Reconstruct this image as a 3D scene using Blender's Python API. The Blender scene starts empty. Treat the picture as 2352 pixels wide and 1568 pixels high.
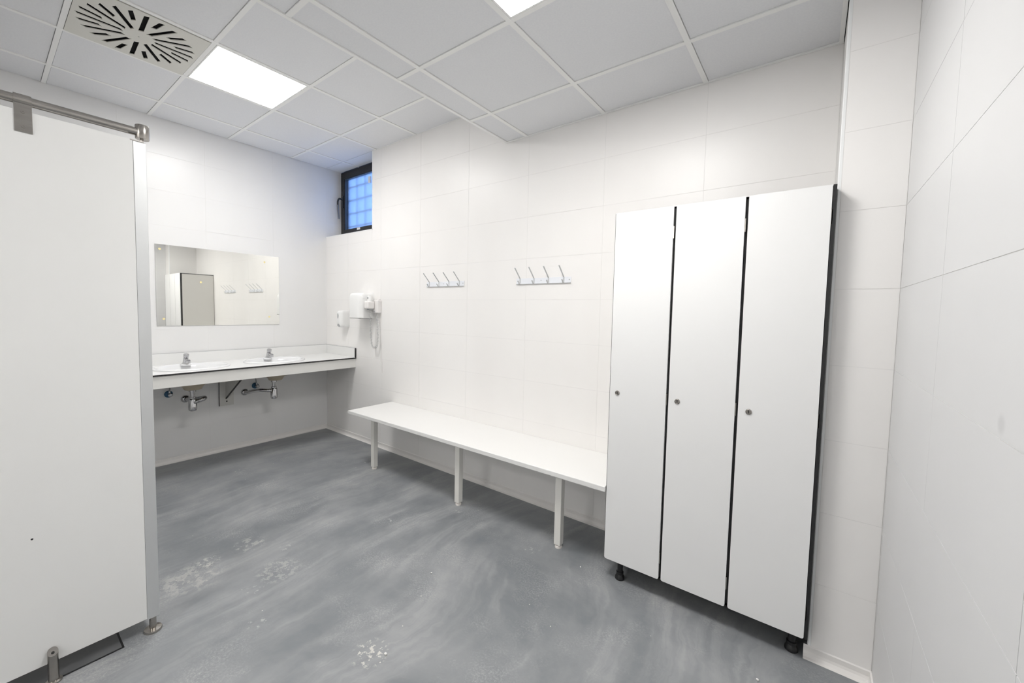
import bpy, bmesh, math, random
from mathutils import Vector, Matrix

random.seed(7)
scene = bpy.context.scene
COL = scene.collection
PI = math.pi

# ------------------------------------------------------------------ camera
cam_data = bpy.data.cameras.new('camera')
cam = bpy.data.objects.new('camera', cam_data)
COL.objects.link(cam)
cam_data.sensor_width = 36.0
cam_data.sensor_fit = 'HORIZONTAL'
cam_data.lens = 926.54 / 2352 * 36.0
cam_data.shift_x = 27.75 / 2352
cam_data.shift_y = -18.15 / 2352
cam_data.clip_start = 0.01
CR = Vector((0.79049186, 0.61215026, 0.0198666))
CU = Vector((-0.0504473, 0.0327494, 0.99818963))
CF = Vector((-0.61039143, 0.79006299, -0.05676946))
cm = Matrix((CR, CU, -CF)).transposed().to_4x4()
cm.translation = (4.4458, -2.4678, 1.4082)
cam.matrix_world = cm
scene.camera = cam

# ------------------------------------------------------------------ world (blue dusk sky behind the window) and exposure
world = bpy.data.worlds.new('dusk_sky')
scene.world = world
world.use_nodes = True
bg = world.node_tree.nodes['Background']
bg.inputs['Color'].default_value = (0.24, 0.45, 1.0, 1)
bg.inputs['Strength'].default_value = 1.8
LAMP_STRENGTH = 31.5
vs = scene.view_settings
vs.view_transform = 'Standard'
vs.look = 'None'
vs.gamma = 1.0
vs.use_curve_mapping = False
vs.exposure = 0.0
scene.cycles.use_denoising = True
scene.cycles.use_adaptive_sampling = True
scene.cycles.adaptive_threshold = 0.08
scene.cycles.adaptive_min_samples = 20
scene.cycles.use_light_tree = False
scene.cycles.max_bounces = 8
scene.cycles.diffuse_bounces = 6
scene.cycles.glossy_bounces = 4
scene.cycles.transmission_bounces = 8
scene.cycles.sample_clamp_indirect = 8.0

# ------------------------------------------------------------------ key dimensions (metres)
HL, HR = 2.974, 2.6645            # upper and lower suspended ceiling
XR, YF = 4.6951, -4.8             # right wall, front wall (behind the camera)
XP, YP = 4.497, -0.3988           # pillar side and pillar front
XW, ZS, YW = 0.881, 2.2076, 0.1845  # window recess: width, sill height, depth
XA = 2.564                        # step between the two ceilings

# ------------------------------------------------------------------ helpers
def link(o, parent=None):
    COL.objects.link(o)
    if parent is not None:
        o.parent = parent
    return o

def obj(name, bm, mat, parent=None, smooth=False, bevel=0.0, seg=2, loc=None):
    me = bpy.data.meshes.new(name)
    bmesh.ops.recalc_face_normals(bm, faces=bm.faces[:])
    bm.to_mesh(me)
    bm.free()
    if isinstance(mat, (list, tuple)):
        for m in mat:
            me.materials.append(m)
    else:
        me.materials.append(mat)
    if smooth:
        for p in me.polygons:
            p.use_smooth = True
        try:
            me.set_sharp_from_angle(angle=math.radians(40))
        except Exception:
            pass
    o = bpy.data.objects.new(name, me)
    link(o, parent)
    if loc is not None:
        o.location = loc
    if bevel > 0:
        md = o.modifiers.new('edge', 'BEVEL')
        md.width = bevel
        md.segments = seg
        md.limit_method = 'ANGLE'
        md.angle_limit = math.radians(40)
    return o

def tag(o, label=None, cat=None, group=None, kind=None):
    if label: o['label'] = label
    if cat: o['category'] = cat
    if group: o['group'] = group
    if kind: o['kind'] = kind
    return o

def thing(name, label, cat, loc=(0, 0, 0), group=None):
    o = bpy.data.objects.new(name, None)
    o.empty_display_size = 0.05
    link(o)
    o.location = loc
    return tag(o, label, cat, group)

def struct(name, bm, mat, label=None, **k):
    o = obj(name, bm, mat, **k)
    o['kind'] = 'structure'
    if label: o['label'] = label
    return o

def B():
    return bmesh.new()

def box(bm, x0, x1, y0, y1, z0, z1, mi=0):
    v = [bm.verts.new(p) for p in ((x0,y0,z0),(x1,y0,z0),(x1,y1,z0),(x0,y1,z0),(x0,y0,z1),(x1,y0,z1),(x1,y1,z1),(x0,y1,z1))]
    for f in ((0,3,2,1),(4,5,6,7),(0,1,5,4),(1,2,6,5),(2,3,7,6),(3,0,4,7)):
        bm.faces.new([v[i] for i in f]).material_index = mi
    return bm

def prism(bm, pts, axis, a, b, mi=0):
    """extrude a 2D outline along an axis ('x': pts are (y,z); 'y': (x,z); 'z': (x,y))"""
    def P(p, t):
        return {'x': (t, p[0], p[1]), 'y': (p[0], t, p[1]), 'z': (p[0], p[1], t)}[axis]
    A = [bm.verts.new(P(p, a)) for p in pts]
    C = [bm.verts.new(P(p, b)) for p in pts]
    n = len(pts)
    bm.faces.new(A).material_index = mi
    bm.faces.new(C[::-1]).material_index = mi
    for i in range(n):
        bm.faces.new((A[i], A[(i+1) % n], C[(i+1) % n], C[i])).material_index = mi
    return bm

def basis(d):
    d = Vector(d).normalized()
    h = Vector((0, 0, 1)) if abs(d.z) < 0.9 else Vector((1, 0, 0))
    a = d.cross(h).normalized()
    return a, d.cross(a).normalized()

def tube(bm, path, r, n=12, caps=True):
    path = [Vector(p) for p in path]
    rings = []
    a = None
    for i, p in enumerate(path):
        t = (path[min(i+1, len(path)-1)] - path[max(i-1, 0)]).normalized()
        if a is None:
            a, b = basis(t)
        else:
            a = (a - t * a.dot(t)).normalized()
            b = t.cross(a)
        rr = r[i] if isinstance(r, (list, tuple)) else r
        rings.append([bm.verts.new(p + (a*math.cos(2*PI*k/n) + b*math.sin(2*PI*k/n))*rr) for k in range(n)])
    for q in range(len(rings)-1):
        for k in range(n):
            bm.faces.new((rings[q][k], rings[q][(k+1) % n], rings[q+1][(k+1) % n], rings[q+1][k]))
    if caps:
        bm.faces.new(rings[0][::-1]); bm.faces.new(rings[-1])
    return bm

def lathe(bm, prof, c, d=(0, 0, 1), n=24, sa=1.0, sb=1.0):
    """revolve (radius, height) profile about axis d through c; radius 0 closes the end"""
    c = Vector(c); d = Vector(d).normalized(); a, b = basis(d)
    rings = []
    for r, h in prof:
        if r <= 1e-7:
            rings.append([bm.verts.new(c + d*h)])
        else:
            rings.append([bm.verts.new(c + d*h + a*(r*sa*math.cos(2*PI*k/n)) + b*(r*sb*math.sin(2*PI*k/n))) for k in range(n)])
    for q in range(len(rings)-1):
        A, C = rings[q], rings[q+1]
        for k in range(n):
            k2 = (k+1) % n
            if len(A) == 1 and len(C) == 1: continue
            if len(A) == 1: bm.faces.new((A[0], C[k2], C[k]))
            elif len(C) == 1: bm.faces.new((A[k], A[k2], C[0]))
            else: bm.faces.new((A[k], A[k2], C[k2], C[k]))
    return bm

def smooth_path(pts, n=8):
    pts = [Vector(p) for p in pts]
    P = [pts[0]*2 - pts[1]] + pts + [pts[-1]*2 - pts[-2]]
    out = []
    for i in range(1, len(P)-2):
        for k in range(n):
            t = k / n
            p0, p1, p2, p3 = P[i-1], P[i], P[i+1], P[i+2]
            out.append(0.5*((2*p1) + (p2-p0)*t + (2*p0-5*p1+4*p2-p3)*t*t + (3*p1-p0-3*p2+p3)*t**3))
    out.append(pts[-1])
    return out

def holed_plate(bm, outer, holes, z0, z1):
    """flat plate between z0 and z1 with holes cut through; outlines are (x,y) lists"""
    loops = []
    es = []
    for L in [outer] + holes:
        vs_ = [bm.verts.new((p[0], p[1], z0)) for p in L]
        loops.append(vs_)
        for i in range(len(vs_)):
            es.append(bm.edges.new((vs_[i], vs_[(i+1) % len(vs_)])))
    r = bmesh.ops.triangle_fill(bm, use_beauty=True, use_dissolve=False, edges=es)
    faces = [f for f in r['geom'] if isinstance(f, bmesh.types.BMFace)]
    ex = bmesh.ops.extrude_face_region(bm, geom=faces)
    bmesh.ops.translate(bm, vec=(0, 0, z1 - z0), verts=[g for g in ex['geom'] if isinstance(g, bmesh.types.BMVert)])
    # keep both skins closed
    return bm

# ------------------------------------------------------------------ materials
def mat(name, col, rough=0.5, metal=0.0, spec=0.5, **kw):
    m = bpy.data.materials.new(name)
    m.use_nodes = True
    nt = m.node_tree
    b = nt.nodes['Principled BSDF']
    b.inputs['Base Color'].default_value = (*col, 1)
    b.inputs['Roughness'].default_value = rough
    b.inputs['Metallic'].default_value = metal
    b.inputs['Specular IOR Level'].default_value = spec
    for k, v in kw.items():
        b.inputs[k.replace('_', ' ')].default_value = v
    return m

def N(m, t, **kw):
    n = m.node_tree.nodes.new(t)
    for k, v in kw.items():
        if k.startswith('i_'):
            n.inputs[k[2:].replace('_', ' ')].default_value = v
        else:
            setattr(n, k, v)
    return n

def L(m, a, b):
    m.node_tree.links.new(a, b)

def vary(m, col_a, col_b, scale=3.0, detail=4.0, stretch=(1, 1, 1), lo=0.35, hi=0.65, bump=0.0):
    """slow procedural variation between two colours, in world space"""
    b = m.node_tree.nodes['Principled BSDF']
    g = N(m, 'ShaderNodeNewGeometry')
    mp = N(m, 'ShaderNodeMapping'); mp.inputs['Scale'].default_value = stretch
    L(m, g.outputs['Position'], mp.inputs['Vector'])
    n = N(m, 'ShaderNodeTexNoise', i_Scale=scale, i_Detail=detail)
    L(m, mp.outputs[0], n.inputs['Vector'])
    r = N(m, 'ShaderNodeValToRGB')
    r.color_ramp.elements[0].position = lo; r.color_ramp.elements[0].color = (*col_a, 1)
    r.color_ramp.elements[1].position = hi; r.color_ramp.elements[1].color = (*col_b, 1)
    L(m, n.outputs['Fac'], r.inputs['Fac'])
    L(m, r.outputs['Color'], b.inputs['Base Color'])
    if bump:
        bp = N(m, 'ShaderNodeBump', i_Strength=bump, i_Distance=0.002)
        L(m, n.outputs['Fac'], bp.inputs['Height'])
        L(m, bp.outputs['Normal'], b.inputs['Normal'])
    return r

M = {}
M['tile'] = mat('porcelain_tile', (0.82, 0.80, 0.785), 0.30)
M['tile'].node_tree.nodes['Principled BSDF'].inputs['Roughness'].default_value = 0.38
vary(M['tile'], (0.872, 0.855, 0.838), (0.90, 0.886, 0.87), 1.6, 3, (1, 1, 0.35))
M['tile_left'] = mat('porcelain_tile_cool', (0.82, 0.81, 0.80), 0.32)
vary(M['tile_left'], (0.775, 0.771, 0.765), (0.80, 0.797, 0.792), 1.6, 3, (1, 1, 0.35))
M['grout'] = mat('pale_grout', (0.80, 0.79, 0.775), 0.8)
M['plaster'] = mat('painted_plaster', (0.84, 0.83, 0.82), 0.7)
M['void'] = mat('ceiling_void', (0.10, 0.10, 0.10), 0.9)
M['ctile'] = mat('mineral_ceiling_tile', (0.80, 0.805, 0.82), 0.85, spec=0.2)
# even, matt surface
vary(M['ctile'], (0.815, 0.822, 0.842), (0.84, 0.847, 0.862), 120, 2)
M['cbar'] = mat('white_ceiling_grid', (0.93, 0.93, 0.915), 0.45)
M['white_hpl'] = mat('white_laminate', (0.80, 0.80, 0.79), 0.28)
M['door_hpl'] = mat('white_locker_laminate', (0.83, 0.83, 0.825), 0.30)
M['panel_hpl'] = mat('white_partition_laminate', (0.80, 0.80, 0.785), 0.38)
vary(M['panel_hpl'], (0.83, 0.83, 0.815), (0.85, 0.85, 0.835), 2.0, 5)
M['grey_hpl'] = mat('pale_grey_laminate', (0.66, 0.65, 0.62), 0.4)
M['black'] = mat('black_core_edge', (0.012, 0.012, 0.013), 0.5)
M['black_plastic'] = mat('black_plastic', (0.01, 0.01, 0.011), 0.35)
M['dark_gap'] = mat('dark_interior', (0.02, 0.02, 0.02), 0.8)
M['bench'] = mat('white_bench_board', (0.82, 0.815, 0.80), 0.38)
M['leg'] = mat('cream_painted_steel', (0.80, 0.785, 0.745), 0.4)
M['foot'] = mat('white_plastic_foot', (0.82, 0.78, 0.74), 0.5)
M['chrome'] = mat('chrome', (0.54, 0.54, 0.55), 0.07, 1.0)
M['steel'] = mat('brushed_steel', (0.47, 0.44, 0.405), 0.24, 1.0)
vary(M['steel'], (0.40, 0.378, 0.35), (0.46, 0.435, 0.405), 60, 3, (1, 0.15, 1))
M['alu'] = mat('satin_aluminium', (0.74, 0.75, 0.75), 0.42, 0.75)
M['ceramic'] = mat('white_ceramic', (0.80, 0.805, 0.81), 0.08)
M['ceramic_raw'] = mat('unglazed_ceramic', (0.42, 0.37, 0.28), 0.7)
M['plastic'] = mat('white_plastic', (0.86, 0.86, 0.85), 0.28)
M['plastic_warm'] = mat('off_white_plastic', (0.84, 0.815, 0.80), 0.35)
M['grey_plastic'] = mat('grey_plastic', (0.33, 0.34, 0.35), 0.3)
M['cord'] = mat('pale_grey_cord', (0.56, 0.56, 0.56), 0.45)
M['hook'] = mat('grey_white_enamel', (0.62, 0.63, 0.64), 0.35, 0.2)
M['hook_bar'] = mat('bluish_white_enamel', (0.84, 0.86, 0.90), 0.35)
M['mirror'] = mat('silvered_glass', (0.965, 0.965, 0.93), 0.015, 1.0)
M['mirror_edge'] = mat('glass_edge', (0.45, 0.47, 0.44), 0.2)
M['amber'] = mat('amber_adhesive', (0.88, 0.76, 0.38), 0.5)
M['blue'] = mat('blue_plastic', (0.02, 0.10, 0.19), 0.35)
M['frame'] = mat('dark_brown_aluminium', (0.012, 0.011, 0.011), 0.4)
vary(M['frame'], (0.010, 0.009, 0.009), (0.022, 0.02, 0.019), 45, 5, lo=0.5, hi=0.75)
M['cove'] = mat('white_cove_skirting', (0.82, 0.80, 0.78), 0.35)
M['trim'] = mat('white_corner_profile', (0.86, 0.87, 0.87), 0.35)
M['vent'] = mat('cream_enamel', (0.72, 0.71, 0.655), 0.45)
M['vent_dark'] = mat('black_vane', (0.004, 0.004, 0.0045), 0.7, spec=0.1)
M['concrete'] = mat('grey_grille_steel', (0.30, 0.33, 0.36), 0.6)
M['crumb'] = mat('plaster_crumb', (0.80, 0.79, 0.77), 0.9)

m = bpy.data.materials.new('lamp_diffuser'); m.use_nodes = True
nt = m.node_tree; nt.nodes.clear()
em = nt.nodes.new('ShaderNodeEmission'); em.inputs['Color'].default_value = (1.0, 0.985, 0.965, 1); em.inputs['Strength'].default_value = LAMP_STRENGTH
nt.links.new(em.outputs[0], nt.nodes.new('ShaderNodeOutputMaterial').inputs['Surface'])
M['lamp'] = m

m = mat('frosted_glass', (0.92, 0.96, 1.0), 0.62, Transmission_Weight=1.0, IOR=1.30)
M['glass'] = m

# grey vinyl floor under a film of wiped plaster dust, with scuffs, splashes and grit
def floor_material():
    m = mat('dusty_grey_vinyl', (0.13, 0.135, 0.142), 0.46, spec=0.35)
    b = m.node_tree.nodes['Principled BSDF']
    g = N(m, 'ShaderNodeNewGeometry'); pos = g.outputs['Position']
    def math_(op, a, b_=None, c=None, clamp=False):
        n = N(m, 'ShaderNodeMath', operation=op); n.use_clamp = clamp
        for i, v in enumerate((a, b_, c)):
            if v is None: continue
            if isinstance(v, (int, float)): n.inputs[i].default_value = v
            else: L(m, v, n.inputs[i])
        return n.outputs[0]
    def vmath(op, a, b_):
        n = N(m, 'ShaderNodeVectorMath', operation=op)
        for i, v in enumerate((a, b_)):
            if isinstance(v, (tuple, list)): n.inputs[i].default_value = v
            else: L(m, v, n.inputs[i])
        return n
    def noise(vec, scale, detail=4.0, rough=0.55, dist=0.0, col=False):
        n = N(m, 'ShaderNodeTexNoise', i_Scale=scale, i_Detail=detail, i_Roughness=rough, i_Distortion=dist)
        L(m, vec, n.inputs['Vector'])
        return n.outputs['Color'] if col else n.outputs['Fac']
    def rng(v, a, b_, c=0.0, d=1.0):
        n = N(m, 'ShaderNodeMapRange'); n.clamp = True; n.interpolation_type = 'SMOOTHSTEP'
        L(m, v, n.inputs['Value'])
        for k, x in zip(('From Min', 'From Max', 'To Min', 'To Max'), (a, b_, c, d)): n.inputs[k].default_value = x
        return n.outputs[0]
    # swirling mop streaks: domain-warped, stretched noise
    warp = vmath('MULTIPLY', vmath('SUBTRACT', noise(pos, 0.5, 1.5, col=True), (0.5, 0.5, 0.5)).outputs[0], (0.9, 0.9, 0)).outputs[0]
    jit = vmath('MULTIPLY', vmath('SUBTRACT', noise(pos, 14, 2.0, col=True), (0.5, 0.5, 0.5)).outputs[0], (0.05, 0.05, 0)).outputs[0]
    wp = vmath('ADD', vmath('ADD', pos, warp).outputs[0], jit).outputs[0]
    def stretched(rot, sc, scale, detail):
        mp = N(m, 'ShaderNodeMapping'); mp.inputs['Rotation'].default_value = (0, 0, rot); mp.inputs['Scale'].default_value = sc
        L(m, wp, mp.inputs['Vector'])
        return noise(mp.outputs[0], scale, detail, 0.62)
    s1 = math_('MULTIPLY', rng(stretched(0.12, (3.2, 0.55, 1), 1.5, 3), 0.40, 0.62), rng(stretched(0.12, (26, 1.0, 1), 1.5, 4), 0.28, 0.72, 0.35, 1.0))
    s2 = math_('MULTIPLY', rng(stretched(-1.0, (3.0, 0.7, 1), 1.5, 3), 0.42, 0.64), rng(stretched(-1.0, (24, 1.1, 1), 1.5, 4), 0.28, 0.72, 0.35, 1.0))
    reg = rng(noise(pos, 0.8, 2), 0.40, 0.60)
    mixs = N(m, 'ShaderNodeMix'); L(m, reg, mixs.inputs[0]); L(m, s1, mixs.inputs[2]); L(m, s2, mixs.inputs[3])
    streak = mixs.outputs[0]
    cloud = rng(noise(wp, 2.6, 5, 0.65), 0.34, 0.72)
    fine = rng(noise(pos, 110, 2, 0.75), 0.40, 0.72)
    dust = math_('ADD', math_('MULTIPLY', streak, 0.48), math_('MULTIPLY', cloud, 0.34))
    # granular dust where a mask allows it
    grain = math_('MULTIPLY', math_('MULTIPLY', fine, rng(noise(pos, 3.3, 4, 0.6), 0.45, 0.70)), 0.5)
    dust = math_('ADD', dust, grain)
    # small scuffs and dried splashes
    v = N(m, 'ShaderNodeTexVoronoi', i_Scale=4.2, i_Randomness=1.0); L(m, vmath('ADD', pos, vmath('MULTIPLY', noise(pos, 22, 3, col=True), (0.10, 0.10, 0)).outputs[0]).outputs[0], v.inputs['Vector'])
    blob = math_('MULTIPLY', rng(v.outputs['Distance'], 0.10, 0.20, 1.0, 0.0), rng(noise(pos, 38, 2, 0.7), 0.54, 0.66))
    sep = N(m, 'ShaderNodeSeparateColor'); L(m, v.outputs['Color'], sep.inputs[0])
    blob = math_('MULTIPLY', blob, rng(sep.outputs[0], 0.62, 0.66))
    dust = math_('ADD', dust, math_('MULTIPLY', blob, 0.7))
    # grit specks
    v2 = N(m, 'ShaderNodeTexVoronoi', i_Scale=17.0, i_Randomness=1.0); L(m, pos, v2.inputs['Vector'])
    sep2 = N(m, 'ShaderNodeSeparateColor'); L(m, v2.outputs['Color'], sep2.inputs[0])
    speck = math_('MULTIPLY', rng(v2.outputs['Distance'], 0.030, 0.055, 1.0, 0.0), rng(sep2.outputs[1], 0.80, 0.83))
    def spot(x, y, r, sc, thr, seed=0.0):
        d = N(m, 'ShaderNodeVectorMath', operation='DISTANCE'); L(m, pos, d.inputs[0]); d.inputs[1].default_value = (x, y, 0)
        return math_('MULTIPLY', rng(d.outputs['Value'], r*0.55, r, 1.0, 0.0), rng(noise(pos, sc, 3, 0.7), thr, thr + 0.06))
    white = math_('ADD', speck, math_('MULTIPLY', spot(3.085, -1.53, 0.085, 42, 0.54), 0.75))
    white = math_('ADD', white, math_('MULTIPLY', spot(1.985, -1.835, 0.16, 20, 0.50), 0.26))
    white = math_('ADD', white, math_('MULTIPLY', spot(1.89, -1.74, 0.07, 30, 0.52), 0.4))
    white = math_('ADD', white, math_('MULTIPLY', spot(1.88, -1.53, 0.10, 24, 0.50), 0.26))
    white = math_('ADD', white, math_('MULTIPLY', spot(2.26, -1.53, 0.13, 34, 0.50), 0.22), clamp=True)
    c1 = N(m, 'ShaderNodeMix', data_type='RGBA'); c1.clamp_factor = True
    L(m, dust, c1.inputs[0]); c1.inputs[6].default_value = (0.195, 0.208, 0.222, 1); c1.inputs[7].default_value = (0.42, 0.425, 0.425, 1)
    c2 = N(m, 'ShaderNodeMix', data_type='RGBA'); c2.clamp_factor = True
    L(m, white, c2.inputs[0]); L(m, c1.outputs[2], c2.inputs[6]); c2.inputs[7].default_value = (0.70, 0.68, 0.63, 1)
    L(m, c2.outputs[2], b.inputs['Base Color'])
    L(m, rng(dust, 0.0, 1.0, 0.40, 0.68), b.inputs['Roughness'])
    bp = N(m, 'ShaderNodeBump', i_Strength=0.06, i_Distance=0.001); L(m, fine, bp.inputs['Height']); L(m, bp.outputs[0], b.inputs['Normal'])
    return m
M['floor'] = floor_material()
M['tray'] = mat('dark_shower_floor', (0.12, 0.123, 0.127), 0.45)

# right-hand wall tiles: vignette darkening put into the grey, plus one faint smudge
m = mat('porcelain_tile_vignetted_smudged', (0.74, 0.738, 0.735), 0.33)
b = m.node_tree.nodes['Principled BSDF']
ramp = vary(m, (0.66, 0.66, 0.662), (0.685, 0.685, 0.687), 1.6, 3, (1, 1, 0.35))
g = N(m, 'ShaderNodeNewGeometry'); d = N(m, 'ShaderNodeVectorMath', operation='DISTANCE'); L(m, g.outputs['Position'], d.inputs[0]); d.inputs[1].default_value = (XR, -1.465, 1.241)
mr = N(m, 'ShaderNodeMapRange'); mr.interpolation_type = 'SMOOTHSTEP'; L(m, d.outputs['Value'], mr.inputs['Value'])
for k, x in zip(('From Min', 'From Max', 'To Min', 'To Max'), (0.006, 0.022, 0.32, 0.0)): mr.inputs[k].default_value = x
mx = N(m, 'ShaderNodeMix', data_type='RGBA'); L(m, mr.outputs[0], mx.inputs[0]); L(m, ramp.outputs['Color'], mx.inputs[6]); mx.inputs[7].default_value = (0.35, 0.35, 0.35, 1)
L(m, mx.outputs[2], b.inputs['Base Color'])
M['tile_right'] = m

# ------------------------------------------------------------------ room shell
bm = B(); box(bm, -0.1, XR + 0.1, YF - 0.1, 0.3, -0.1, 0.0)
floor_obj = struct('floor', bm, M['floor'], 'grey vinyl floor with wiped plaster dust and scuffs')

bm = B(); box(bm, -0.1, XW, 0.0011, 0.25, 0, ZS - 0.002); box(bm, XW + 0.002, XR + 0.1, 0.0011, 0.25, 0, 3.1)
wall_back = struct('wall_back', bm, M['grout'], 'white tiled wall behind the bench and lockers')
bm = B(); box(bm, -0.1, -0.0011, YF - 0.1, 0.25, 0, 3.1)
wall_left = struct('wall_left', bm, M['grout'], 'white tiled wall behind the mirror and washbasins')
bm = B(); box(bm, XR + 0.0011, XR + 0.1, YF - 0.1, 0.25, 0, 3.1)
wall_right = struct('wall_right', bm, M['grout'], 'white tiled wall at the right edge')
bm = B(); box(bm, XP + 0.002, XR + 0.002, YP + 0.0011, 0.002, 0, 3.0)
wall_pillar = struct('wall_pillar', bm, M['grout'], 'narrow tiled pillar beside the lockers')
bm = B(); box(bm, -0.1, XR + 0.1, YF - 0.1, YF, 0, 3.1)
struct('wall_front', bm, M['plaster'], 'plain white wall opposite the bench')

_cache = {}
def tile_piece(parent, name, material, axis, sign, u0, u1, v0, v1, plane, gap=0.0009, th=0.004):
    """one tile; axis 'y' = wall facing -y (u=x), axis 'x' = wall facing +-x (u=y); face lies on the plane"""
    w, h = round(u1 - u0 - 2*gap, 4), round(v1 - v0 - 2*gap, 4)
    if w < 0.004 or h < 0.004: return
    key = (material.name, axis, sign, w, h)
    if key not in _cache:
        bm = B()
        if axis == 'y': box(bm, 0, w, 0 if sign < 0 else -th, th if sign < 0 else 0, 0, h)
        else: box(bm, -th if sign > 0 else 0, 0 if sign > 0 else th, 0, w, 0, h)
        bmesh.ops.recalc_face_normals(bm, faces=bm.faces[:])
        me = bpy.data.meshes.new(name); bm.to_mesh(me); bm.free(); me.materials.append(material)
        _cache[key] = me
    o = bpy.data.objects.new(name, _cache[key]); link(o, parent)
    j = random.uniform(-0.00025, 0.00025)
    o.location = (u0 + gap, plane + j, v0 + gap) if axis == 'y' else (plane + j, u0 + gap, v0 + gap)
    return o

def grid(a, b, first, step):
    """cut lines from a to b that pass through first"""
    ks = []
    k = math.ceil((a - first) / step - 1e-6)
    while first + k*step < b - 1e-6:
        if first + k*step > a + 1e-6: ks.append(first + k*step)
        k += 1
    return [a] + ks + [b]

def tiled(parent, material, axis, sign, us, vs_, plane, cut=None):
    for i in range(len(us)-1):
        for j in range(len(vs_)-1):
            u0, u1, v0, v1 = us[i], us[i+1], vs_[j], vs_[j+1]
            if cut:
                cu, cv = cut        # opening: u < cu and v > cv
                if u0 < cu - 1e-6 and v1 > cv + 1e-6:
                    if v0 < cv - 1e-6:
                        tile_piece(parent, 'tile', material, axis, sign, u0, u1 if u1 <= cu else cu, v0, cv, plane)
                        if u1 > cu + 1e-6: tile_piece(parent, 'tile', material, axis, sign, cu, u1, v0, v1, plane)
                    elif u1 > cu + 1e-6:
                        tile_piece(parent, 'tile', material, axis, sign, cu, u1, v0, v1, plane)
                    continue
            tile_piece(parent, 'tile', material, axis, sign, u0, u1, v0, v1, plane)

tiled(wall_back, M['tile'], 'y', -1, grid(0, XP, 0.445, 0.582), grid(0, HL + 0.01, 0.0, 0.2985), 0.0, cut=(XW, ZS))
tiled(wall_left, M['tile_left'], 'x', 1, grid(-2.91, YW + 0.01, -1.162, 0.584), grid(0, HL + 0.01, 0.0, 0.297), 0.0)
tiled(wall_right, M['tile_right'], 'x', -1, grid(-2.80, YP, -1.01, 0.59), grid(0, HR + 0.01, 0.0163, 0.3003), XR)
tiled(wall_pillar, M['tile'], 'y', -1, [XP + 0.012, XR], grid(0, HR + 0.01, 0.0163, 0.3003), YP)

# cove skirting
COVE = [(0, 0), (0.030, 0), (0.016, 0.004), (0.008, 0.012), (0.005, 0.022), (0.005, 0.042), (0, 0.046)]
bm = B(); prism(bm, [(-a, z) for a, z in COVE], 'x', 0, XP - 0.001); struct('baseboard_back', bm, M['cove'], 'white cove skirting under the bench')
bm = B(); prism(bm, [(a, z) for a, z in COVE], 'y', YF, -0.002); struct('baseboard_left', bm, M['cove'], 'white cove skirting under the washbasins')
bm = B(); prism(bm, [(YP - a, z) for a, z in COVE], 'x', XP - 0.012, XR); struct('baseboard_pillar', bm, M['cove'], 'white cove skirting at the pillar foot')
bm = B(); prism(bm, [(XR - a, z) for a, z in COVE], 'y', YF, YP); struct('baseboard_right', bm, M['cove'], 'white cove skirting along the right wall')

# corner profiles
bm = B()
prism(bm, [(XP, YP + 0.012), (XP, YP + 0.003), (XP + 0.003, YP), (XP + 0.011, YP), (XP + 0.011, YP + 0.004), (XP + 0.004, YP + 0.004), (XP + 0.004, YP + 0.012)], 'z', 0.046, HR)
struct('trim_1', bm, M['trim'], 'white vertical corner profile on the pillar edge')
bm = B(); box(bm, XW - 0.001, XW + 0.007, -0.002, 0.006, ZS - 0.007, HL)
struct('trim_2', bm, M['trim'], 'white edge profile beside the window recess')
bm = B(); box(bm, 0.0, XW + 0.007, -0.002, 0.006, ZS - 0.007, ZS + 0.001)
struct('trim_3', bm, M['trim'], 'white edge profile along the window sill')
bm = B(); box(bm, 0.0, XW, 0.006, YW, ZS - 0.002, ZS)
struct('trim_4', bm, M['tile'], 'tiled sill inside the window recess')

# ------------------------------------------------------------------ suspended ceilings
bm = B(); box(bm, -0.1, XA + 0.03, YF - 0.1, 0.25, HL + 0.022, HL + 0.15)
ceil_hi = struct('ceiling', bm, M['void'], 'upper suspended ceiling of grey tiles over the washbasins')
bm = B(); box(bm, XA + 0.002, XR + 0.1, YF - 0.1, 0.25, HR + 0.022, HR + 0.10)
ceil_lo = struct('ceiling', bm, M['void'], 'lower suspended ceiling of grey tiles over the bench and lockers')
bm = B(); box(bm, XA, XA + 0.012, YF, 0.0, HR, HL + 0.02); obj('fascia', bm, M['cbar'], ceil_lo)

BW = 0.012    # half width of a grid bar
def ceiling_tile(parent, x0, x1, y0, y1, H, sides):
    """lay-in tile between grid lines; sides = half bar width on x0, x1, y0, y1"""
    s = [q + 0.0022 for q in sides]
    w, h = round(x1 - s[1] - x0 - s[0], 4), round(y1 - s[3] - y0 - s[2], 4)
    key = ('ct', w, h)
    if key not in _cache:
        bm = B(); box(bm, 0, w, 0, h, 0, 0.014)
        bmesh.ops.recalc_face_normals(bm, faces=bm.faces[:])
        me = bpy.data.meshes.new('ceiling_tile'); bm.to_mesh(me); bm.free(); me.materials.append(M['ctile'])
        _cache[key] = me
    o = bpy.data.objects.new('ceiling_tile', _cache[key]); link(o, parent)
    o.location = (x0 + s[0], y0 + s[2], H + 0.003 + random.uniform(-0.0008, 0.0008))

def bar(parent, x0, x1, y0, y1, H, dz=0.0):
    bm = B(); box(bm, x0, x1, y0, y1, H + dz - 0.002, H + 0.012)
    obj('ceiling_bar', bm, M['cbar'], parent)

hx = [0.0, 0.357, 0.9475, 1.538, 2.129, XA]
hy = [0.0, -0.384, -0.9654, -1.547, -2.128, -2.710, -3.291, -3.873, -4.454, YF]
for i in range(5):
    for j in range(9):
        if (i, j) in ((2, 2), (2, 3)): continue            # lamp, air diffuser
        yt = hy[j]
        ceiling_tile(ceil_hi, hx[i], hx[i+1], hy[j+1], yt, HL, (0.0 if i == 0 else BW, 0.0 if i == 4 else BW, BW, 0.0 if j == 0 else BW))
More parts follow.
